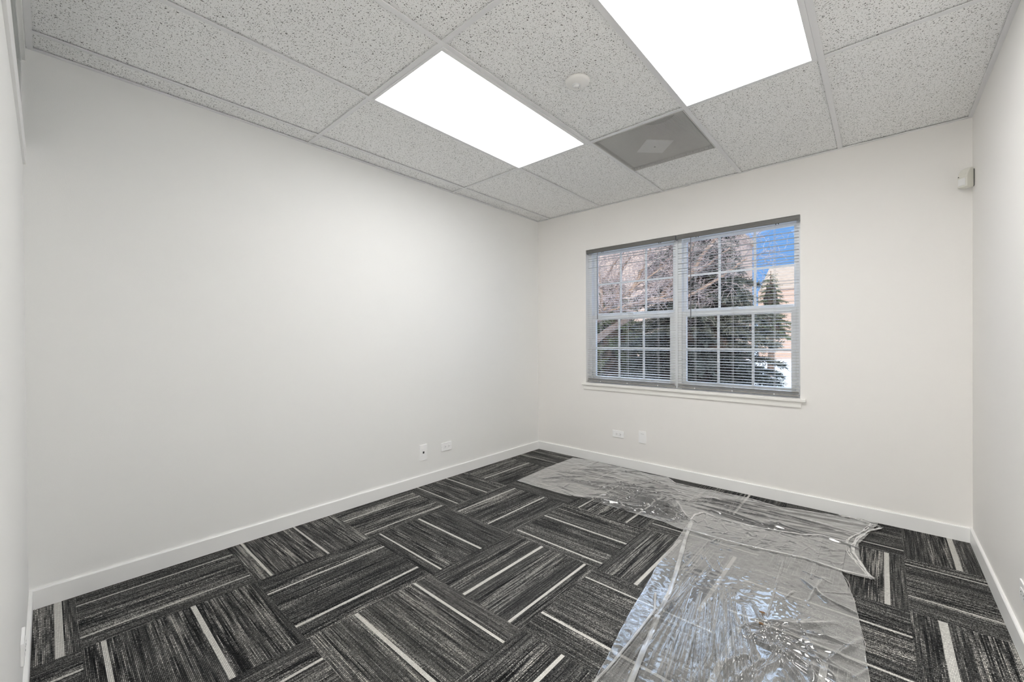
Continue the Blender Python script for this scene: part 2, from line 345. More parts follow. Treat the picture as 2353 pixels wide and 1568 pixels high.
# front wall (camera stands in its doorway); leans 6 mm outwards, has a cased recess with glass by the ceiling
LX = 1.95; RZ0, RZ1 = 2.0, 2.421
def yw(z): return YC-.006*z
b = MB()
def wseg(x0, x1, z0, z1, back=YC-TH): b.prism([(yw(z0), z0), (back, z0), (back, z1), (yw(z1), z1)], 0, x0, x1)
wseg(-.0, HX0, -.1, RZ0); wseg(LX, HX0, RZ0, H+.5); wseg(HX1, W, -.1, H+.5); wseg(HX0, HX1, 2.05, H+.5)
b.prism([(YC-.003, RZ1), (YC-TH, RZ1), (YC-TH, H+.5), (YC+.0005, H+.5)], 0, 0, LX)
b.box(0, LX, YC-TH, YC-TH+.02, RZ0, RZ1)
struct(fixn(b.build('wall_front', M['wall'])))
t1 = MB(); t1.box(.0, LX+.09, YC-.0175, YC-.0035, 1.965, 2.053)
struct(t1.build('trim_1', M['base'], bevel=.0015))
t2 = MB()
t2.box(0, LX, YC-.022, YC-.014, RZ1-.012, RZ1-.0005); t2.box(0.0005, .012, YC-.022, YC-.014, 2.053, RZ1-.012); t2.box(LX-.012, LX, YC-.022, YC-.014, 2.053, RZ1-.012)
struct(t2.build('trim_2', M['base'], bevel=.001))
g3 = MB(); g3.box(.012, LX-.012, YC-.019, YC-.017, 2.053, RZ1-.012)
struct(g3.build('window_3', M['glass']))
# hall behind the camera
b = MB(); b.box(1.69, 1.70, HY, YC-TH, -.1, H); b.box(1.70, W, HY-.1, HY, -.1, H+.1)
struct(b.build('wall_hall', M['wall']))
hl = bpy.data.lights.new('added_hall_fill', 'AREA'); hl.shape = 'RECTANGLE'; hl.size = 1.1; hl.size_y = .55; hl.energy = 85; hl.color = (1, .98, .95)  # added fill light behind the camera, brightens the room through the doorway
ho = bpy.data.objects.new('added_hall_fill', hl); COL.objects.link(ho); ho.location = (2.5, -4.45, H-.02)
struct(bx(1.69, W, HY-.1, YC-TH, H, H+.1).build('ceiling_hall', M['wall']))
b = MB()
for a, c in ((HX0-.06, HX0+.0), (HX1, W-.001)): b.box(a, c, YC-.015, YC+.010, 0, 2.05)
b.box(HX0-.06, W-.001, YC-.015, YC+.010, 2.05, 2.11)
struct(b.build('trim_4', M['base'], bevel=.001))

# ceiling: lay-in tiles with the grid as a child
G = .012
xl = [0.0]+XS+[W]; yl = [YC-.006, YL[1], YL[0], 0.0]
b = MB()
cells_light = {(2, 1), (4, 1)}; GR = (XS[2], XS[3], YL[0], -.592)
for i in range(6):
    for j in range(3):
        if (i, j) in cells_light: continue
        x0, x1 = xl[i]+.003, xl[i+1]-.003; y0, y1 = yl[j]+.003, yl[j+1]-.003
        if (i, j) == (3, 2): y0 = GR[3]+.001
        b.box(x0, x1, y0, y1, H+.008, H+.02)
ceil = struct(b.build('ceiling', M['tile']))
g = MB()
for x_ in XS: g.box(x_-G, x_+G, YC, 0, H, H+.0035)
for y_ in YL:
    xs = [0.0]+XS+[W]
    for i in range(6): g.box(xs[i]+(G if i else 0)+.0003, xs[i+1]-(G if i < 5 else 0)-.0003, y_-G, y_+G, H+.0002, H+.0035)
o = g.build('ceiling_grid', M['tee'], ceil)
g = MB(); A = .019
g.box(0, A, YC, 0, H-.001, H+.0038); g.box(W-A, W, YC, 0, H-.001, H+.0038); g.box(A, W-A, -A, 0, H-.001, H+.0038); g.box(A, W-A, YC-.002, YC+A, H-.001, H+.0038)
o = g.build('wall_angle', M['tee'], ceil)
g = MB(); g.box(-.1, W+.1, YC-.2, .1, H+.3, H+.34); g.build('plenum_deck', M['ductd'], ceil)

# baseboards
def bprof(t=.012): return [(0, 0), (t, 0), (t, BB-.004), (t-.003, BB), (0, BB)]
def base_x(name, x0, x1, y, sgn, yaw=None):
    b = MB(); b.prism([(y+sgn*p[0], p[1]) for p in bprof()], 0, x0, x1); return struct(fixn(b.build(name, M['base'])))
def base_y(name, y0, y1, x, sgn):
    b = MB(); b.prism([(x+sgn*p[0], p[1]) for p in bprof()], 1, y0, y1); return struct(fixn(b.build(name, M['base'])))
base_y('baseboard_left', YC, 0, 0, 1); base_y('baseboard_right', YC+.02, 0, W, -1)
base_x('baseboard_back', .012, W-.012, 0, -1); base_x('baseboard_front', .012, HX0-.061, YC, 1)
# window stool and apron
b = MB(); b.box(OX0+.001, OX1-.001, -.002, .06, .742, .764); b.box(.571, 2.409, -.030, -.0005, .742, .764)
st_ = struct(b.build('trim_3', M['sill'], bevel=.003))
b = MB(); b.box(.586, 2.380, -.013, -.0005, .700, .7415); b.build('apron', M['sill'], st_, bevel=.0015)

# ------------------------------------------------------------------ windows
def window(name, x0, x1, gl, gr):
    """frame x0..x1; glass gl..gr"""
    root = bpy.data.objects.new(name, None); COL.objects.link(root); root.location = (x0, .06, OZ0); root['_o'] = (x0, .06, OZ0); struct(root)
    z0, z1 = OZ0, OZ1
    f = MB()
    f.box(x0, x0+.032, .062, .138, z0, z1); f.box(x1-.032, x1, .062, .138, z0, z1); f.box(x0+.032, x1-.032, .062, .138, z1-.026, z1); f.box(x0+.032, x1-.032, .062, .138, z0, z0+.030)
    f.build('window_frame', M['vinyl'], root, bevel=.002)
    def sash(nm, yc, za, zb, ga, gb, th, bt, tp):
        s = MB(); y0, y1 = yc-.014, yc+.014
        s.box(x0+.033, ga, y0, y1, za, zb); s.box(gb, x1-.033, y0, y1, za, zb); s.box(ga, gb, y0, y1, za, za+bt); s.box(ga, gb, y0, y1, zb-tp, zb)
        so = s.build(nm, M['vinyl'], root, bevel=.002)
        m = MB(); gz0, gz1 = za+bt, zb-tp
        for k in (1, 2):
            xx = ga+(gb-ga)*k/3; m.box(xx-.009, xx+.009, yc-.004, yc+.004, gz0, gz1)
        zz = (gz0+gz1)/2
        if True: m.box(ga, gb, yc-.0035, yc+.0035, zz-.009, zz+.009)
        m.build('muntins', M['vinyl'], so)
        p = MB(); p.box(ga-.003, gb+.003, yc+.0055, yc+.0085, gz0-.003, gz1+.003); p.build('pane', M['glass'], so)
        return so
    sash('upper_sash', .118, 1.405, z1-.027, gl, gr, 0, .047, .022)
    lo = sash('lower_sash', .082, z0+.031, 1.432, gl+.008, gr-.014, 0, .037, .044)
    k = MB(); xm = (x0+x1)/2; k.box(xm-.03, xm+.03, .060, .074, 1.432, 1.440); k.tube([(xm-.012, .066, 1.444), (xm+.03, .062, 1.446)], .005, 8); k.build('sash_lock', M['vinyl'], lo)
window('window_1', OX0, 1.489, .670, 1.431)
window('window_2', 1.491, OX1, 1.551, 2.325)

# ------------------------------------------------------------------ blinds
def blind(x0, x1, label, wx, wl, cords, seed):
    rb = random.Random(seed); root = thing('venetian_blind', ((x0+x1)/2, .02, .77), label, 'window blind', 'venetian blinds in the window')
    hr = MB(); hr.box(x0, x1, .008, .036, 2.050, 2.080); hr.build('headrail', M['rail'], root, bevel=.001)
    vl = MB(); vl.prism([(.0065, 2.044), (.004, 2.047), (.002, 2.060), (.003, 2.080), (.0065, 2.082)], 0, x0-.002, x1+.002); fixn(vl.build('valance', M['rail'], root))
    bx(x1+.0005, x1+.0035, .005, .038, 2.044, 2.082).build('end_cap', M['wand'], root); bx(x0-.0035, x0-.0005, .005, .038, 2.044, 2.082).build('end_cap', M['wand'], root)
    sl = MB(); n = 57; ztop = 2.034; zb = .812; step = (ztop-zb)/(n-1)
    def slat(z, tilt, dy=0):
        ys = []; hw = .0122
        for k in range(5):
            u = -1+k*.5; yy = .022+dy+u*hw*math.cos(tilt); zz = z+u*hw*math.sin(tilt)+.0009*(1-u*u)
            ys.append((yy, zz))
        vs = [(xx, a, b_) for xx in (x0+.004, x1-.004) for a, b_ in ys]
        vs += [(xx, a, b_-.0003) for xx in (x0+.004, x1-.004) for a, b_ in ys]
        fs = [(k, k+1, 5+k+1, 5+k) for k in range(4)]+[(10+k, 15+k, 15+k+1, 10+k+1) for k in range(4)]
        fs += [(0, 5, 15, 10), (4, 14, 19, 9)]
        sl.add(vs, fs)
    for i in range(n):
        z = ztop-i*step; r = rb.random()
        tilt = math.radians(4.5+3.5*(z-.8)/1.2+rb.uniform(-1.0, 1.0))
        if z > 1.68 and r < .30: tilt = math.radians(rb.uniform(-7, -2))
        elif r < .10: tilt = math.radians(rb.uniform(10, 13) if z < 1.2 else rb.uniform(-3, 0))
        slat(z, tilt)
    for k in range(3): slat(.8065-k*.0045, math.radians(3))
    fixn(sl.build('slats', M['slat'], root, smooth=False))
    br = MB(); br.box(x0+.003, x1-.003, .011, .033, .776, .789); br.build('bottom_rail', M['railb'], root, bevel=.002)
    for cx in cords:
        c = MB(); c.tube([(cx, .0085, 2.05), (cx, .0085, .789)], .0007, 5); c.tube([(cx, .0355, 2.05), (cx, .0355, .789)], .0007, 5); c.tube([(cx+.008, .022, 2.05), (cx+.008, .022, .789)], .0009, 5)
        c.box(cx-.004, cx+.004, .0095, .0108, .778, .788)
        c.build('ladder_cord', M['cord'], root)
    c = MB(); c.tube([(wx, -.004, 2.043), (wx, -.008, 2.02), (wx, -.010, 2.0), (wx+.002, -.011, wl)], .0034, 6); c.build('tilt_wand', M['wand'], root, smooth=True)
    for cx in cords[:1]+cords[-1:]:
        for d in (-.007, .007):
            b_ = MB(); b_.tube([(cx+d*1.2+.02, .015, 2.040), (cx+d*1.2+.02, .015, 2.050)], .0035, 8); b_.build('cord_hole', M['dark'], root)
    return root
blind(.613, 1.487, 'lowered grey venetian blind over the left half of the window', .740, 1.39, (.76, 1.04, 1.33), 3)
blind(1.500, 2.368, 'lowered grey venetian blind over the right half of the window', 1.620, 1.294, (1.645, 1.929, 2.212), 5)

# ------------------------------------------------------------------ ceiling things
def panel(x0, label, l_, dm):
    y0, y1 = YL[1], YL[0]; x1 = x0+T; r = thing('ceiling_light', ((x0+x1)/2, (y0+y1)/2, H), label, 'ceiling light', 'flat light panels in the ceiling grid')
    f = MB(); o = .0125; r_ = .034; a_ = .026; b_ = .0165
    f.box(x0+o, x0+l_, y0+o, y1-o, H-.003, H+.012); f.box(x1-r_, x1-o, y0+o, y1-o, H-.003, H+.012)
    f.box(x0+l_, x1-r_, y0+o, y0+a_, H-.003, H+.012); f.box(x0+l_, x1-r_, y1-b_, y1-o, H-.003, H+.012)
    f.build('frame', M['tee'], r)
    d = MB(); d.box(x0+l_, x1-r_, y0+a_, y1-b_, H-.0015, H+.006); d.build('diffuser', dm, r)
    k = MB(); k.box(x0+.02, x1-.02, y0+.02, y1-.02, H+.012, H+.05); k.build('housing', M['duct'], r)
panel(XS[1], 'small-looking lit white panel left of the round ceiling sensor', .0145, M['diffl'])
panel(XS[3], 'large-looking lit white panel right of the sensor, cut by the top edge of the photo', .017, M['diffr'])

x0, x1, y0, y1 = XS[2]+.013, XS[3]-.013, YL[0]+.013, GR[3]
v = thing('ceiling_vent', ((x0+x1)/2, (y0+y1)/2, H), 'square grey perforated air vent with a plate behind it in the ceiling grid', 'air vent')
f = MB(); m_ = .006
f.box(x0, x0+m_, y0, y1, H-.001, H+.006); f.box(x1-m_, x1, y0, y1, H-.001, H+.006); f.box(x0+m_, x1-m_, y0, y0+m_, H-.001, H+.006); f.box(x0+m_, x1-m_, y1-m_, y1, H-.001, H+.006)
f.build('frame', M['perf'], v)
f = MB(); P_ = .00635; n = int((x1-x0-2*m_)/P_)
for k in range(n+1):
    xx = x0+m_+(x1-x0-2*m_)*k/n; f.box(xx-.0009, xx+.0009, y0+m_, y1-m_, H+.0005, H+.0010)
n = int((y1-y0-2*m_)/P_)
for k in range(n+1):
    yy = y0+m_+(y1-y0-2*m_)*k/n; f.box(x0+m_, x1-m_, yy-.0009, yy+.0009, H+.0006, H+.0009)
f.build('perforated_face', M['perf'], v)
cx, cy = (x0+x1)/2, (y0+y1)/2
f = MB(); n = 40; vs = []   # square-to-round cone
for k in range(n):
    t = 2*math.pi*k/n; c, s = math.cos(t), math.sin(t); mm = max(abs(c), abs(s))
    vs += [(cx+.27*c/mm, cy+.27*s/mm, H+.012), (cx+.20*c, cy+.20*s, H+.10), (cx+.13*c, cy+.13*s, H+.16), (cx+.125*c, cy+.125*s, H+.24)]
f.add(vs, [(k*4+i, ((k+1) % n)*4+i, ((k+1) % n)*4+i+1, k*4+i+1) for k in range(n) for i in range(3)])
f.build('duct_cone', M['duct'], v, smooth=True)
f = MB(); f.box(x0, x1, y0, y1, H+.2, H+.21); f.build('duct_top', M['ductd'], v)
px_, py_ = 1.662, -.838; f = MB(); f.prism([(px_-.128, py_), (px_, py_-.128), (px_+.128, py_), (px_, py_+.128)], 2, H+.020, H+.023)
f.build('deflector_plate', M['plate'], v)
f = MB(); f.tube([(px_, py_, H+.016), (px_, py_, H+.020)], .006, 12); f.build('screw', M['slotg'], v)

s_ = thing('ceiling_sensor', (1.676, -1.817, H), 'round white motion sensor on a ceiling tile between the two lit panels', 'ceiling sensor')
f = MB(); f.lathe([(0, -.021), (.018, -.0205), (.036, -.018), (.052, -.012), (.059, -.006), (.061, 0), (.061, .004), (0, .004)], (1.676, -1.817, H)); f.build('sensor_body', M['sens'], s_, smooth=True)
f = MB(); f.lathe([(0, -.0275), (.008, -.027), (.014, -.0245), (.0165, -.020), (.0165, -.0185)], (1.672, -1.824, H), 32); f.build('lens', M['lens'], s_, smooth=True)
f = MB(); f.lathe([(.0168, -.0205), (.0178, -.0225), (.0192, -.0215), (.0195, -.018)], (1.672, -1.824, H), 32); f.build('lens_ring', M['cord'], s_, smooth=True)
f = MB(); f.tube([(1.668, -1.797, H-.021), (1.668, -1.797, H-.0185)], .0016, 8); f.build('indicator', M['slotg'], s_)

# ------------------------------------------------------------------ corner motion detector
d = thing('motion_detector', (W, -.06, 2.03), 'cream wedge-shaped motion detector high in the far right corner', 'motion detector')
import bmesh
def loft(rings):
    b = MB(); n = len(rings[0]); vs = [p for r in rings for p in r]
    fs = [(i*n+k, i*n+(k+1) % n, (i+1)*n+(k+1) % n, (i+1)*n+k) for i in range(len(rings)-1) for k in range(n)]
    fs += [tuple(range(n))[::-1], tuple(range((len(rings)-1)*n, len(rings)*n))]; b.add(vs, fs); return b
# set across the corner at 45 degrees: back-right edge by the right wall, front facing the room
nv = Vector((-.7071, -.7071)); tv = Vector((.7071, -.7071)); PB = Vector((W-.004, -.075)); DW = .050
def dp(t, dd, z): p = PB - tv*t + nv*dd; return (p.x, p.y, z)
def ring(z, dd, ins=0):
    pts = [dp(ins, 0, z), dp(ins, dd*.86, z)]
    for k in range(7):
        q = k/6; pts.append(dp(ins+.003+(DW-.006-2*ins)*q, dd*(.93+.07*math.sin(math.pi*q)), z))
    pts += [dp(DW-ins, dd*.86, z), dp(DW-ins, 0, z)]; return pts
rings = [ring(2.058, .024, .004), ring(2.0565, .036, .003), ring(2.0595, .043, .001), ring(2.066, .045), ring(2.110, .045), ring(2.1125, .0440), ring(2.115, .0455), ring(2.127, .043), ring(2.129, .041), ring(2.131, .042), ring(2.150, .031), ring(2.163, .022, .001), ring(2.169, .015, .004)]
fixn(loft(rings).build('detector_body', M['cream'], d, bevel=.0012, smooth=False))
f = MB(); f.box(W-.004, W-.0003, -.072, -.045, 2.064, 2.158); f.build('wall_bracket', M['slotg'], d)
f = MB(); n_ = 8; vs = []
for z_ in (2.068, 2.108):
    for k in range(n_+1):
        q = k/n_; vs.append(dp(.007+(DW-.014)*q, .0448+.0035*math.sin(math.pi*q), z_))
    for k in range(n_, -1, -1):
        q = k/n_; vs.append(dp(.007+(DW-.014)*q, .040, z_))
m2 = 2*(n_+1); f.add(vs, [(k, (k+1) % m2, m2+(k+1) % m2, m2+k) for k in range(m2)]+[tuple(range(m2))[::-1], tuple(range(m2, 2*m2))])
fixn(f.build('lens_window', M['lens'], d, bevel=.0008))
f = MB(); a_ = dp(DW-.010, .0452, 2.1205); b_ = dp(DW-.010, .04, 2.1205); f.tube([a_, b_], .0026, 10); f.build('led_hole', M['dark'], d)

# ------------------------------------------------------------------ cover plates
def local(axis, sgn, c):
    """returns f(u,v,d): u along wall, v up, d out of wall"""
    if axis == 'x': return lambda u, v, dd: (c[0]+sgn*dd, c[1]+u, c[2]+v)
    return lambda u, v, dd: (c[0]+u, c[1]+sgn*dd, c[2]+v)
def lbox(m, L_, u0, u1, v0, v1, d0, d1):
    p = L_(u0, v0, d0); q = L_(u1, v1, d1)
    m.box(min(p[0], q[0]), max(p[0], q[0]), min(p[1], q[1]), max(p[1], q[1]), min(p[2], q[2]), max(p[2], q[2]))
def outlet(loc, axis, sgn, label, thick=.006, plug='duplex', wd=.116, ht=.070, group=None, cat='wall outlet', name='wall_outlet'):
    r = thing(name, loc, label, cat, group); Lc = local(axis, sgn, loc); hw, hh = wd/2, ht/2
    m = MB(); lbox(m, Lc, -hw, hw, -hh, hh, .0003, thick); m.build('cover_plate', M['plate'], r, bevel=.002)
    if plug == 'duplex':
        m = MB(); lbox(m, Lc, -.034, .034, -.0165, .0165, thick, thick+.0018); m.build('receptacle', M['plate'], r, bevel=.0006)
        for c in (-.019, .019):
            for a in ((c-.004, c+.004, .0054, .0070), (c-.004, c+.004, -.0070, -.0054), (c+.007, c+.0115, -.002, .002)):
                s = MB(); lbox(s, Lc, *a, thick+.0015, thick+.0022); s.build('slot', M['dark'], r)
        for c in (-.05, .05):
            s = MB(); lbox(s, Lc, c-.0025, c+.0025, -.0025, .0025, thick, thick+.0006); s.build('screw', M['cord'], r)
    if plug == 'jack':
        m = MB(); lbox(m, Lc, -.0165, .0165, -.034, .034, thick, thick+.0012); m.build('insert', M['plate'], r, bevel=.0005)
        s = MB(); lbox(s, Lc, -.0075, .0075, -.008, .009, thick+.001, thick+.0019); s.build('jack', M['dark'], r)
    if plug == 'blank':
        s = MB(); lbox(s, Lc, -.015, .015, .0300, .0312, thick, thick+.0005); s.build('slot', M['slotg'], r)
    return r
outlet((0, -1.5315, .2685), 'x', 1, 'upright white wall plate with a black data jack on the long left wall', plug='jack', wd=.074, ht=.128, cat='wall plate', name='wall_plate')
outlet((0, -1.2895, .272), 'x', 1, 'sideways white outlet on the left wall beside the data jack plate', wd=.114, ht=.072)
outlet((.9555, 0, .3005), 'y', -1, 'sideways white outlet under the window beside the blank plate', wd=.116, ht=.064)
outlet((1.194, 0, .3065), 'y', -1, 'upright blank white wall plate under the window', plug='blank', wd=.070, ht=.110, cat='wall plate', name='wall_plate')
outlet((.797, YC-.0015, .230), 'y', 1, 'white outlet at the left edge of the photo, seen edge on above the baseboard', thick=.0085, wd=.116, ht=.070)
outlet((W, -1.190, .242), 'x', -1, 'white outlet on the right wall cut by the right edge of the photo', wd=.116, ht=.078)

# ------------------------------------------------------------------ plastic sheeting
def interp(pl, t):
    """point at arc fraction t of a polyline"""
    ds = [0]
    for a, c in zip(pl, pl[1:]): ds.append(ds[-1]+math.dist(a, c))
    s = t*ds[-1]
    for i in range(len(pl)-1):
        if s <= ds[i+1]+1e-9:
            k = (s-ds[i])/max(1e-9, ds[i+1]-ds[i]); return (pl[i][0]+(pl[i+1][0]-pl[i][0])*k, pl[i][1]+(pl[i+1][1]-pl[i][1])*k)
    return pl[-1]
def creases(specs):
    """each: (x0,y0,x1,y1,width,height)"""
    def f(x, y):
        h = 0
        for (ax, ay, bx_, by, w_, hh) in specs:
            dx, dy = bx_-ax, by-ay; l2 = dx*dx+dy*dy; t = ((x-ax)*dx+(y-ay)*dy)/l2
            if t < -.05 or t > 1.05: continue
            t = min(1, max(0, t)); px, py = ax+dx*t, ay+dy*t; dd = (x-px)**2+(y-py)**2; ww = w_*(.5+.8*t)
            if dd > 9*ww*ww: continue
            h += hh*math.exp(-dd/(ww*ww))*math.sin(math.pi*min(1, .08+.92*t))**.5
        return h
    return f
def sheet(name, rows, nu, nv, hf, mat_, parent=None, z0=.004):
    """rows: list of polylines (cross lines) blended along v"""
    m = MB(); vs = []
    for j in range(nv+1):
        v_ = j/nv*(len(rows)-1); k = min(int(v_), len(rows)-2); fr = v_-k
        for i in range(nu+1):
            a = interp(rows[k], i/nu); c = interp(rows[k+1], i/nu); x_, y_ = a[0]+(c[0]-a[0])*fr, a[1]+(c[1]-a[1])*fr
            z = z0+max(0, hf(x_, y_))
            vs.append((x_, y_, z))
    fs = [(j*(nu+1)+i, j*(nu+1)+i+1, (j+1)*(nu+1)+i+1, (j+1)*(nu+1)+i) for j in range(nv) for i in range(nu)]
    a, c, d = (Vector(vs[k]) for k in (0, nu//2, nv//2*(nu+1)))
    if (c-a).cross(d-a).z < 0: fs = [f[::-1] for f in fs]
    m.add(vs, fs); return m.build(name, mat_, parent, smooth=True)
def wr(x, y, s, ax=1, ay=1, seed=0):
    n = noise.noise(Vector((x*ax*s+seed, y*ay*s, seed*1.7))); return (1-abs(n)*2.2)
bot1 = [(0.519, -0.955), (0.757, -0.96), (0.998, -0.952), (1.274, -0.921), (1.539, -0.925), (1.739, -0.925), (1.902, -0.958), (2.087, -0.955), (2.26, -0.935), (2.507, -0.886), (2.589, -0.902), (2.704, -0.903), (2.776, -0.893)]
top1 = [(0.496, -0.07), (0.664, -0.029), (0.95, -0.047), (1.115, -0.040), (1.285, -0.061), (1.434, -0.042), (1.556, -0.153), (1.776, -0.139), (2.068, -0.115), (2.258, -0.157), (2.495, -0.101), (2.714, -0.036), (2.79, -0.06)]
mid1 = [(.488, -.5)]+[(a[0]*.5+c[0]*.5-(.075 if k > 10 else 0), a[1]*.5+c[1]*.5) for k, (a, c) in enumerate(zip(bot1[1:], top1[1:]))]
q1 = [(a[0]*.5+c[0]*.5-(.02 if k > 10 else 0), a[1]*.5+c[1]*.5) for k, (a, c) in enumerate(zip(mid1, bot1))]
rc = random.Random(5); cs = []
for k in range(26):       # fan of folds leaving the pinch by the second sheet's corner
    a = math.radians(rc.uniform(150, 215)) if k % 3 else math.radians(rc.uniform(100, 150)); l = rc.uniform(.25, .85)
    cs.append((1.83+rc.uniform(-.05, .03), -.80+rc.uniform(-.05, .05), 1.83+math.cos(a)*l, -.80+math.sin(a)*l*.6, rc.uniform(.007, .016), rc.uniform(.006, .016)))
for k in range(90):       # creases over the left half
    x_, y_ = rc.uniform(.6, 1.6), rc.uniform(-.9, -.12); a = rc.gauss(.35, .5); l = rc.uniform(.12, .5)
    cs.append((x_, y_, x_+math.cos(a)*l, y_+math.sin(a)*l*.8, rc.uniform(.0035, .009), rc.uniform(.003, .008)))
for k in range(26):       # long shallow folds over the right half
    x_, y_ = rc.uniform(1.7, 2.3), rc.uniform(-.6, -.18); a = rc.gauss(.15, .3); l = rc.uniform(.3, .8)
    cs.append((x_, y_, x_+math.cos(a)*l, y_+math.sin(a)*l*.6, rc.uniform(.006, .016), rc.uniform(.004, .010)))
c1 = creases(cs)
def h1(x_, y_):
    b_ = .0013*wr(x_, y_, 9, 1, 1.6, 3)+.0008*wr(x_, y_, 30, 1, 1, 9)
    over = .003 if x_ > 1.88 and y_ < -.6 else 0
    return .0015+b_+c1(x_, y_)+over
p1 = thing('plastic_sheet', (1.6, -.5, 0), 'crumpled clear plastic sheet lying on the carpet along the window wall', 'plastic sheet')
sheet('film', [bot1, q1, mid1, top1], 560, 210, h1, M['film'], p1)
def hem(name, pts, r, par, seed, m_=None, flat=.5, n=110, zoff=.006, strands=1):
    rh = random.Random(seed); mm = MB()
    for q in range(strands):
        P_ = []; rs = []; o = q*3.7+seed
        for k in range(n+1):
            x_, y_ = interp(pts, k/n); nn = noise.noise(Vector((x_*11, y_*11, o))); n2 = noise.noise(Vector((x_*35, y_*35, o+2)))
            sp = .012*noise.noise(Vector((k*.035, o, 1))) if strands > 1 else 0
            P_.append((x_+nn*.007+n2*.002+sp, y_-nn*.007+n2*.002+sp*.6, zoff+r*.4+abs(nn)*.006)); rs.append(r*(.25+1.1*abs(noise.noise(Vector((x_*24, y_*24, o+5))))+.2*rh.random()))
        mm.tube(P_, rs, 6, True, flat)
    return mm.build(name, m_ or M['filmd'], par, smooth=True)
hem('rolled_edge', bot1[6:], .0065, p1, 2, strands=3, zoff=.015)
hem('rolled_edge', bot1[:7], .0025, p1, 3)
hem('rolled_edge', top1[5:], .0045, p1, 4, strands=2)
re_ = [(2.806, -0.115), (2.745, -0.247), (2.70, -0.407), (2.683, -0.536), (2.694, -0.627), (2.733, -0.753), (2.761, -0.843), (2.776, -0.893)]
ri_ = [(2.764, -0.091), (2.69, -0.351), (2.661, -0.463), (2.665, -0.619), (2.712, -0.749), (2.762, -0.861)]
hem('rolled_edge', re_, .0062, p1, 6, strands=3); hem('rolled_edge', ri_, .0050, p1, 7, strands=3)
hem('rolled_edge', [(2.60, -.06), (2.70, -.06), (2.80, -.105)], .005, p1, 8, zoff=.008, strands=2)

lef2 = [(1.881, -0.80), (1.898, -1.036), (1.914, -1.214), (1.928, -1.442), (1.97, -1.722), (2.002, -1.961), (2.027, -2.098), (2.048, -2.229), (2.068, -2.325), (2.12, -2.7), (2.2, -3.45)]
rig2 = [(2.661, -0.50), (2.660, -0.72), (2.650, -0.90), (2.685, -0.985), (2.721, -1.191), (2.744, -1.361), (2.76, -1.509), (2.772, -1.629), (2.778, -1.697), (2.82, -2.3), (2.90, -3.45)]
end2 = [(1.881, -0.80), (1.875, -0.70), (1.906, -0.62), (2.005, -0.657), (2.201, -0.648), (2.456, -0.573), (2.547, -0.50), (2.597, -0.519), (2.661, -0.50)]
NR = 14; rows = [end2]
for j in range(1, NR+1):
    a = interp(lef2, j/NR); c = interp(rig2, j/NR); rows.append([a, c])
cs = []
for k in range(60):      # fan of folds running toward the camera on the left part
    t = rc.random(); xs_ = 2.08+.32*t+rc.uniform(-.02, .02); ys_ = -1.42-.35*rc.random(); a = math.radians(-79+rc.gauss(0, 3.5)+(xs_-2.2)*75); l = rc.uniform(.25, .9)
    cs.append((xs_, ys_, xs_+math.cos(a)*l, ys_+math.sin(a)*l, rc.uniform(.0028, .0065), rc.uniform(.005, .011)))
for k in range(22):      # fan to the right of the centre pinch
    a = math.radians(rc.uniform(-40, 60)); l = rc.uniform(.12, .4)
    cs.append((2.42+rc.uniform(-.05, .05), -1.66+rc.uniform(-.08, .08), 2.42+math.cos(a)*l, -1.66+math.sin(a)*l, rc.uniform(.005, .012), rc.uniform(.004, .010)))
for k in range(30):
    x_, y_ = rc.uniform(2.45, 2.75), rc.uniform(-2.4, -1.0); a = rc.uniform(-1.2, 1.6); l = rc.uniform(.08, .3)
    cs.append((x_, y_, x_+math.cos(a)*l, y_+math.sin(a)*l, rc.uniform(.005, .014), rc.uniform(.003, .009)))
for k in range(26):      # short dense folds in front
    x_, y_ = rc.uniform(2.40, 2.68), rc.uniform(-2.3, -1.72); a = rc.uniform(-2.2, -.8); l = rc.uniform(.08, .28)
    cs.append((x_, y_, x_+math.cos(a)*l, y_+math.sin(a)*l, rc.uniform(.005, .010), rc.uniform(.006, .013)))
for k in range(110):     # short crinkles where the two sheets overlap
    x_, y_ = rc.uniform(1.92, 2.66), rc.uniform(-.93, -.56); a = rc.choice((rc.gauss(.3, .3), rc.gauss(1.7, .4))); l = rc.uniform(.03, .11)
    cs.append((x_, y_, x_+math.cos(a)*l, y_+math.sin(a)*l, rc.uniform(.0025, .005), rc.uniform(.002, .005)))
for k in range(14):
    x_, y_ = rc.uniform(1.95, 2.2), rc.uniform(-1.3, -.95); a = rc.uniform(-1.9, -.9); l = rc.uniform(.05, .16)
    cs.append((x_, y_, x_+math.cos(a)*l, y_+math.sin(a)*l, rc.uniform(.004, .008), rc.uniform(.003, .006)))
c2 = creases(cs)
def h2(x_, y_):
    hem_ = 1 if y_ > -.95 else 0
    b_ = .0012*wr(x_, y_, 7, 1.8, .7, 13)+.0008*wr(x_, y_, 30, 1, 1, 19)
    lift = .0065*max(0, min(1, (y_+1.05)/.15))
    return .0015+b_+c2(x_, y_)+lift+.006*max(0, noise.noise(Vector((x_*3, y_*2.4, 4))))
p2 = thing('plastic_sheet', (2.4, -1.9, 0), 'clear plastic runner with blue sheen, running from the other sheet toward the camera', 'plastic sheet')
sheet('film', rows, 300, 760, h2, M['film'], p2)
hem('rolled_edge', end2, .0062, p2, 12, zoff=.014, strands=3)
hem('rolled_edge', lef2, .002, p2, 13, zoff=.003); hem('rolled_edge', rig2[2:], .002, p2, 14, zoff=.003)
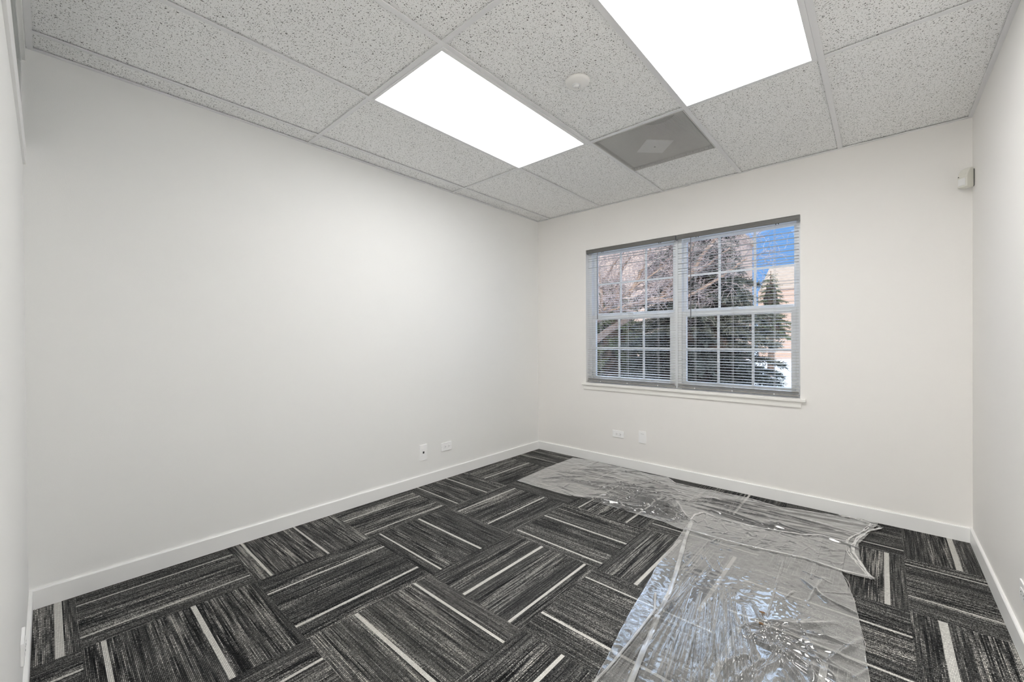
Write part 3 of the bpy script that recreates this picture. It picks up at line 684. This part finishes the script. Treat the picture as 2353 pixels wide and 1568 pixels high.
def strip(name, pts, w0, par, seed, z=.014, m_=None, n=120):
    mm = MB(); vs = []; N_ = n
    for k in range(N_+1):
        x_, y_ = interp(pts, k/N_); x2, y2 = interp(pts, min(1, (k+1)/N_)) if k < N_ else (x_, y_-.01)
        dx, dy = x2-x_, y2-y_; l = math.hypot(dx, dy) or 1; nx, ny = -dy/l, dx/l; ww = w0*(.85+.3*noise.noise(Vector((k*.13, seed, 0))))
        for q_ in range(5):
            u = -1+q_*.5; zz = z+.0035*(1-u*u)+.002*noise.noise(Vector((k*.2, q_, seed)))
            zz = max(zz, h2(x_, y_)+.0055)*min(1, .35+8*min(k, N_-k)/N_)+(1-min(1, .35+8*min(k, N_-k)/N_))*(h2(x_, y_)+.003)
            vs.append((x_+nx*ww*u, y_+ny*ww*u, zz))
    mm.add(vs, [(k*5+q_, (k+1)*5+q_, (k+1)*5+q_+1, k*5+q_+1) for k in range(N_) for q_ in range(4)])
    return mm.build(name, m_ or M['filmd'], par, smooth=True)
strip('folded_hem', [(1.889, -0.80), (1.944, -1.081), (2.026, -1.442), (2.07, -1.65), (2.09, -1.78), (2.123, -2.001), (2.146, -2.143), (2.161, -2.231), (2.25, -2.7), (2.32, -3.4)], .0115, p2, 1)
strip('folded_hem', [(2.542, -0.526), (2.544, -0.807), (2.549, -1.08)], .010, p2, 2, m_=M['film'], z=.010)
strip('folded_hem', [(2.416, -0.943), (2.431, -1.278), (2.445, -1.555)], .006, p2, 3, m_=M['film'], z=.008)
strip('folded_hem', [(2.02, -1.70), (2.071, -1.827), (2.077, -2.054), (2.077, -2.245), (2.072, -2.319), (2.1, -2.6)], .006, p2, 4)

# wood chips lying on the runner
for (x_, y_, a, lb) in ((2.425, -1.537, .3, 'tiny brown wood chip on the plastic runner, the farther of the two'), (2.439, -1.631, 1.1, 'tiny brown wood chip on the plastic runner, the nearer of the two')):
    m_ = MB(); z = h2(x_, y_)+.007; pr = []
    for k in range(7):
        t = k/7*2*math.pi; r = .0065*(1+.4*math.sin(3*t+a)); pr.append((x_+r*1.4*math.cos(t+a), y_+r*.7*math.sin(t+a)))
    m_.prism(pr, 2, z, z+.004); tag(fixn(m_.build('wood_chip', M['chip'])), lb, 'wood chip', 'wood chips on the plastic')

# ------------------------------------------------------------------ outside
GZ = -.32
def gh(x_, y_): return GZ+.10*noise.noise(Vector((x_*.25, y_*.25, 2)))+.03*noise.noise(Vector((x_*1.3, y_*1.3, 7)))
m_ = MB(); vs = []; nx, ny = 90, 90
for j in range(ny+1):
    for i in range(nx+1):
        x_ = -30+50*i/nx; y_ = .27+60*(j/ny)**1.6; vs.append((x_, y_, gh(x_, y_)))
m_.add(vs, [(j*(nx+1)+i, j*(nx+1)+i+1, (j+1)*(nx+1)+i+1, (j+1)*(nx+1)+i) for j in range(ny) for i in range(nx)])
struct(m_.build('snowy_ground', M['snow'], smooth=True))

def spruce(loc, hgt, rad, label, ndl, seed, dens=1., zlow=.25, group=None):
    rs = random.Random(seed); x0, y0, z0 = loc; root = thing('spruce_tree', loc, label, 'tree', group)
    t = MB(); t.tube([(x0, y0, z0-.1), (x0+.03, y0, z0+hgt*.5), (x0, y0, z0+hgt)], [hgt*.028+.03, hgt*.018, .01], 10); t.build('trunk', M['bark'], root, smooth=True)
    br = MB(); nd = MB(); z = zlow; q = 0
    while z < hgt*.97:
        fr = 1-z/hgt; R = rad*(fr**.8)*(.9 if z > .5 else .75+.3*z); nb = int(9*(.6+fr*.5))
        for k in range(nb):
            a = q*2.4+k*2*math.pi/nb+rs.uniform(-.25, .25); L_ = R*rs.uniform(.75, 1.1); pts = []
            for s in range(6):
                u = s/5; pts.append(Vector((x0+math.cos(a)*L_*u, y0+math.sin(a)*L_*u, z0+max(.05, z-.32*L_*u*u*1.1+.12*L_*u**3+rs.uniform(-.02, .02)))))
            br.tube(pts, [.018*fr+.008, .014*fr+.006, .010, .007, .005, .003], 4, False)
            nsp = int(L_*46*dens)
            for s in range(nsp):
                u = .18+.82*(s/nsp)**.8; kk = min(int(u*5), 4); p = pts[kk].lerp(pts[kk+1], u*5-kk)
                side = rs.choice((-1, 1)); da = a+side*rs.uniform(.5, 1.1); ln = rs.uniform(.16, .34)*(1.15-u*.5)
                d_ = Vector((math.cos(da), math.sin(da), rs.uniform(-.75, .05))).normalized()
                # one sprig: a twig clad in short needles
                nn = 11
                for e_ in range(nn):
                    c = p+d_*ln*(e_+rs.random())/nn; dir_ = (d_*.9+Vector((rs.uniform(-1, 1), rs.uniform(-1, 1), rs.uniform(-1, 1)))*.75).normalized()
                    wv = dir_.cross(Vector((rs.uniform(-1, 1), rs.uniform(-1, 1), 1))).normalized()*.010
                    tip = c+dir_*rs.uniform(.05, .09); nd.add([c-wv, c+wv, tip], [(0, 1, 2)])
        z += .17+.05*rs.random(); q += 1
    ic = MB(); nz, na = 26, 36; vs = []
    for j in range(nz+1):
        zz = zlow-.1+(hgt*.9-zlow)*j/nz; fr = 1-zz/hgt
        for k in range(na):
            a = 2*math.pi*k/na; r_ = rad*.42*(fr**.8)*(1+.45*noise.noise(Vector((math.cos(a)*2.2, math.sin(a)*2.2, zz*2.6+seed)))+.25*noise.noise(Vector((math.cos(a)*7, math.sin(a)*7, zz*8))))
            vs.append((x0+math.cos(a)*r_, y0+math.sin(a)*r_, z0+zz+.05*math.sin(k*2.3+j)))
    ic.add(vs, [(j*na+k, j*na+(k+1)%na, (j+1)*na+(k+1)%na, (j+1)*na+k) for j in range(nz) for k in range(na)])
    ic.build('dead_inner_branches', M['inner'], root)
    br.build('branches', M['bark'], root); nd.build('foliage', ndl, root)
    return root
spruce((-.1, 5.5, GZ), 5.8, 2.15, 'large blue-green spruce filling the right half of the window view', M['needle'], 21, 2.7)
spruce((-3.5, 8.2, GZ), 3.6, 2.3, 'low green spruce behind the bare branches at the left of the window view', M['needleg'], 22, 1.8)
spruce((-.55, 16.0, GZ), 4.3, 1.5, 'distant spruce in front of the tan building, right of the view', M['needleg'], 23, .8, zlow=1.75)

def bare(loc, label, seed, trunk, limbs, nsp, extra=None):
    rs = random.Random(seed); root = thing('bare_tree', loc, label, 'tree'); sm = MB()
    def twig(p, d, l, r, lev):
        pts = [p]; dd = d.copy(); n = 4
        for k in range(n):
            dd = (dd+Vector((rs.uniform(-1, 1), rs.uniform(-1, 1), rs.uniform(-.8, .8)))*.36).normalized(); pts.append(pts[-1]+dd*l/n)
        sm.tube(pts, [r*(1-.5*k/n) for k in range(n+1)], 3, False)
        if lev == 0: return
        for k in range(5 if lev > 1 else 4):
            i = rs.choice((1, 2, 3, 4)); ax = Vector((rs.uniform(-1, 1), rs.uniform(-1, 1), rs.uniform(-.7, 1))).normalized()
            twig(pts[i], (dd*.7+ax*.9).normalized(), l*rs.uniform(.5, .85), max(.0028, r*.62), lev-1)
    def curve(ctrl, steps=14):
        c = [Vector(q) for q in ctrl]; out = []
        for i in range(len(c)-1):
            p0, p1, p2, p3 = c[max(i-1, 0)], c[i], c[i+1], c[min(i+2, len(c)-1)]
            for k in range(steps):
                u = k/steps; q = .5*((2*p1)+(p2-p0)*u+(2*p0-5*p1+4*p2-p3)*u*u+(3*p1-p0-3*p2+p3)*u**3)
                out.append(q+Vector((rs.uniform(-1, 1), rs.uniform(-1, 1), rs.uniform(-1, 1)))*.012)
        return out+[c[-1]]
    tp = curve(trunk, 8); m = MB(); m.tube(tp, [.075-.03*k/len(tp) for k in range(len(tp))], 10); m.build('trunk', M['limb'], root, smooth=True)
    for lb in limbs:
        pts = curve(lb); n = len(pts); m = MB(); m.tube(pts, [.034*(1-.85*k/n)+.004 for k in range(n)], 7); m.build('limb', M['limb'], root, smooth=True)
        for k in range(nsp):
            i = rs.randrange(n//4, n-1); d = (pts[i+1]-pts[i]).normalized(); ax = Vector((rs.uniform(-1, 1), rs.uniform(-1, 1), rs.uniform(-.6, 1))).normalized()
            twig(pts[i], (d*.6+ax).normalized(), rs.uniform(.22, .55), .0058, 2)
    if extra: m = MB(); m.tube(extra[0], extra[1], 10); m.build('limb', M['limb'], root, smooth=True)
    sm.build('twigs', M['twig'], root); return root
bare((-2.3, 3.45, GZ), 'tangled bare tree with pinkish twigs across the upper left of the view', 31,
     [(-2.3, 3.45, GZ-.05), (-2.2, 3.45, .6), (-1.95, 3.45, 1.35)],
     [[(-1.95, 3.45, 1.35), (-1.2, 3.55, 1.75), (-.6, 3.6, 2.15), (.0, 3.65, 2.5)], [(-1.95, 3.45, 1.35), (-1.5, 3.6, 2.0), (-1.1, 3.6, 2.5), (-.7, 3.7, 3.0)],
      [(-2.0, 3.45, 1.2), (-1.3, 3.4, 1.62), (-.7, 3.45, 1.8), (.1, 3.5, 1.95)], [(-1.2, 3.5, 1.7), (-1.15, 3.4, 2.2), (-1.3, 3.4, 2.8)], [(-.7, 3.6, 2.0), (-.4, 3.6, 2.5), (-.2, 3.5, 2.9)], [(-.9, 3.55, 1.95), (-.9, 3.6, 2.4), (-.6, 3.5, 2.7)]], 20,
     ([(-2.25, 3.4, .35), (-1.9, 3.35, .68), (-1.45, 3.3, 1.02), (-.95, 3.3, 1.36), (-.5, 3.35, 1.60)], [.08, .075, .07, .06, .04]))
bare((-2.7, 4.3, GZ), 'bare tree whose fine twigs reach right in front of the large spruce', 35,
     [(-2.7, 4.3, GZ-.05), (-2.5, 4.3, .7), (-1.9, 4.3, 1.55)],
     [[(-1.9, 4.3, 1.55), (-1.0, 4.3, 1.85), (-.1, 4.2, 2.1), (.9, 4.1, 2.75)], [(-1.9, 4.3, 1.55), (-.9, 4.4, 2.3), (-.2, 4.3, 2.75), (.5, 4.2, 3.2)], [(-.6, 4.25, 1.95), (.1, 4.1, 1.95), (.7, 4.0, 2.2), (1.2, 3.9, 2.5)],
      [(-.3, 4.2, 2.05), (.1, 4.1, 2.5), (.4, 4.0, 3.0)], [(.2, 4.15, 2.3), (.7, 4.0, 2.9), (1.25, 3.9, 3.1)], [(-.9, 4.3, 2.2), (-.3, 4.2, 2.3), (.4, 4.1, 2.4)]], 20)

bl = thing('building', (-13, 27, GZ), 'tall peach brick building far behind the bare branches', 'building')
m_ = MB(); m_.box(-24, -4.9, 24, 34, GZ, 8.6); m_.build('wall', M['brick'], bl)
m_ = MB(); m_.box(-24.2, -4.7, 23.8, 34.2, 8.6, 9.0); m_.build('roof', M['stucco'], bl)
for i in range(3):
    for j in range(2):
        xx = -23+i*3.2; m_ = MB(); m_.box(xx, xx+1.4, 23.93, 24.02, 1+j*3.6, 2.9+j*3.6); m_.build('window', M['wglass'], bl)
b2 = thing('building', (4, 33, GZ), 'low tan building beyond the snow at the right of the window view', 'building')
m_ = MB(); m_.box(-4.6, 14, 34.5, 42, GZ, 5.1); m_.build('wall', M['brick'], b2)
m_ = MB(); m_.prism([(34.3, 5.1), (42.5, 5.1), (38.4, 7.4)], 0, -4.5, 14.3); fixn(m_.build('roof', M['stucco'], b2))
for xx in (-1.2, 2.2, 5.6):
    m_ = MB(); m_.box(xx, xx+.5, 34.43, 34.52, 0, 3.2); m_.build('window', M['wglass'], b2)

for o in bpy.data.objects:
    if '_o' in o: del o['_o']
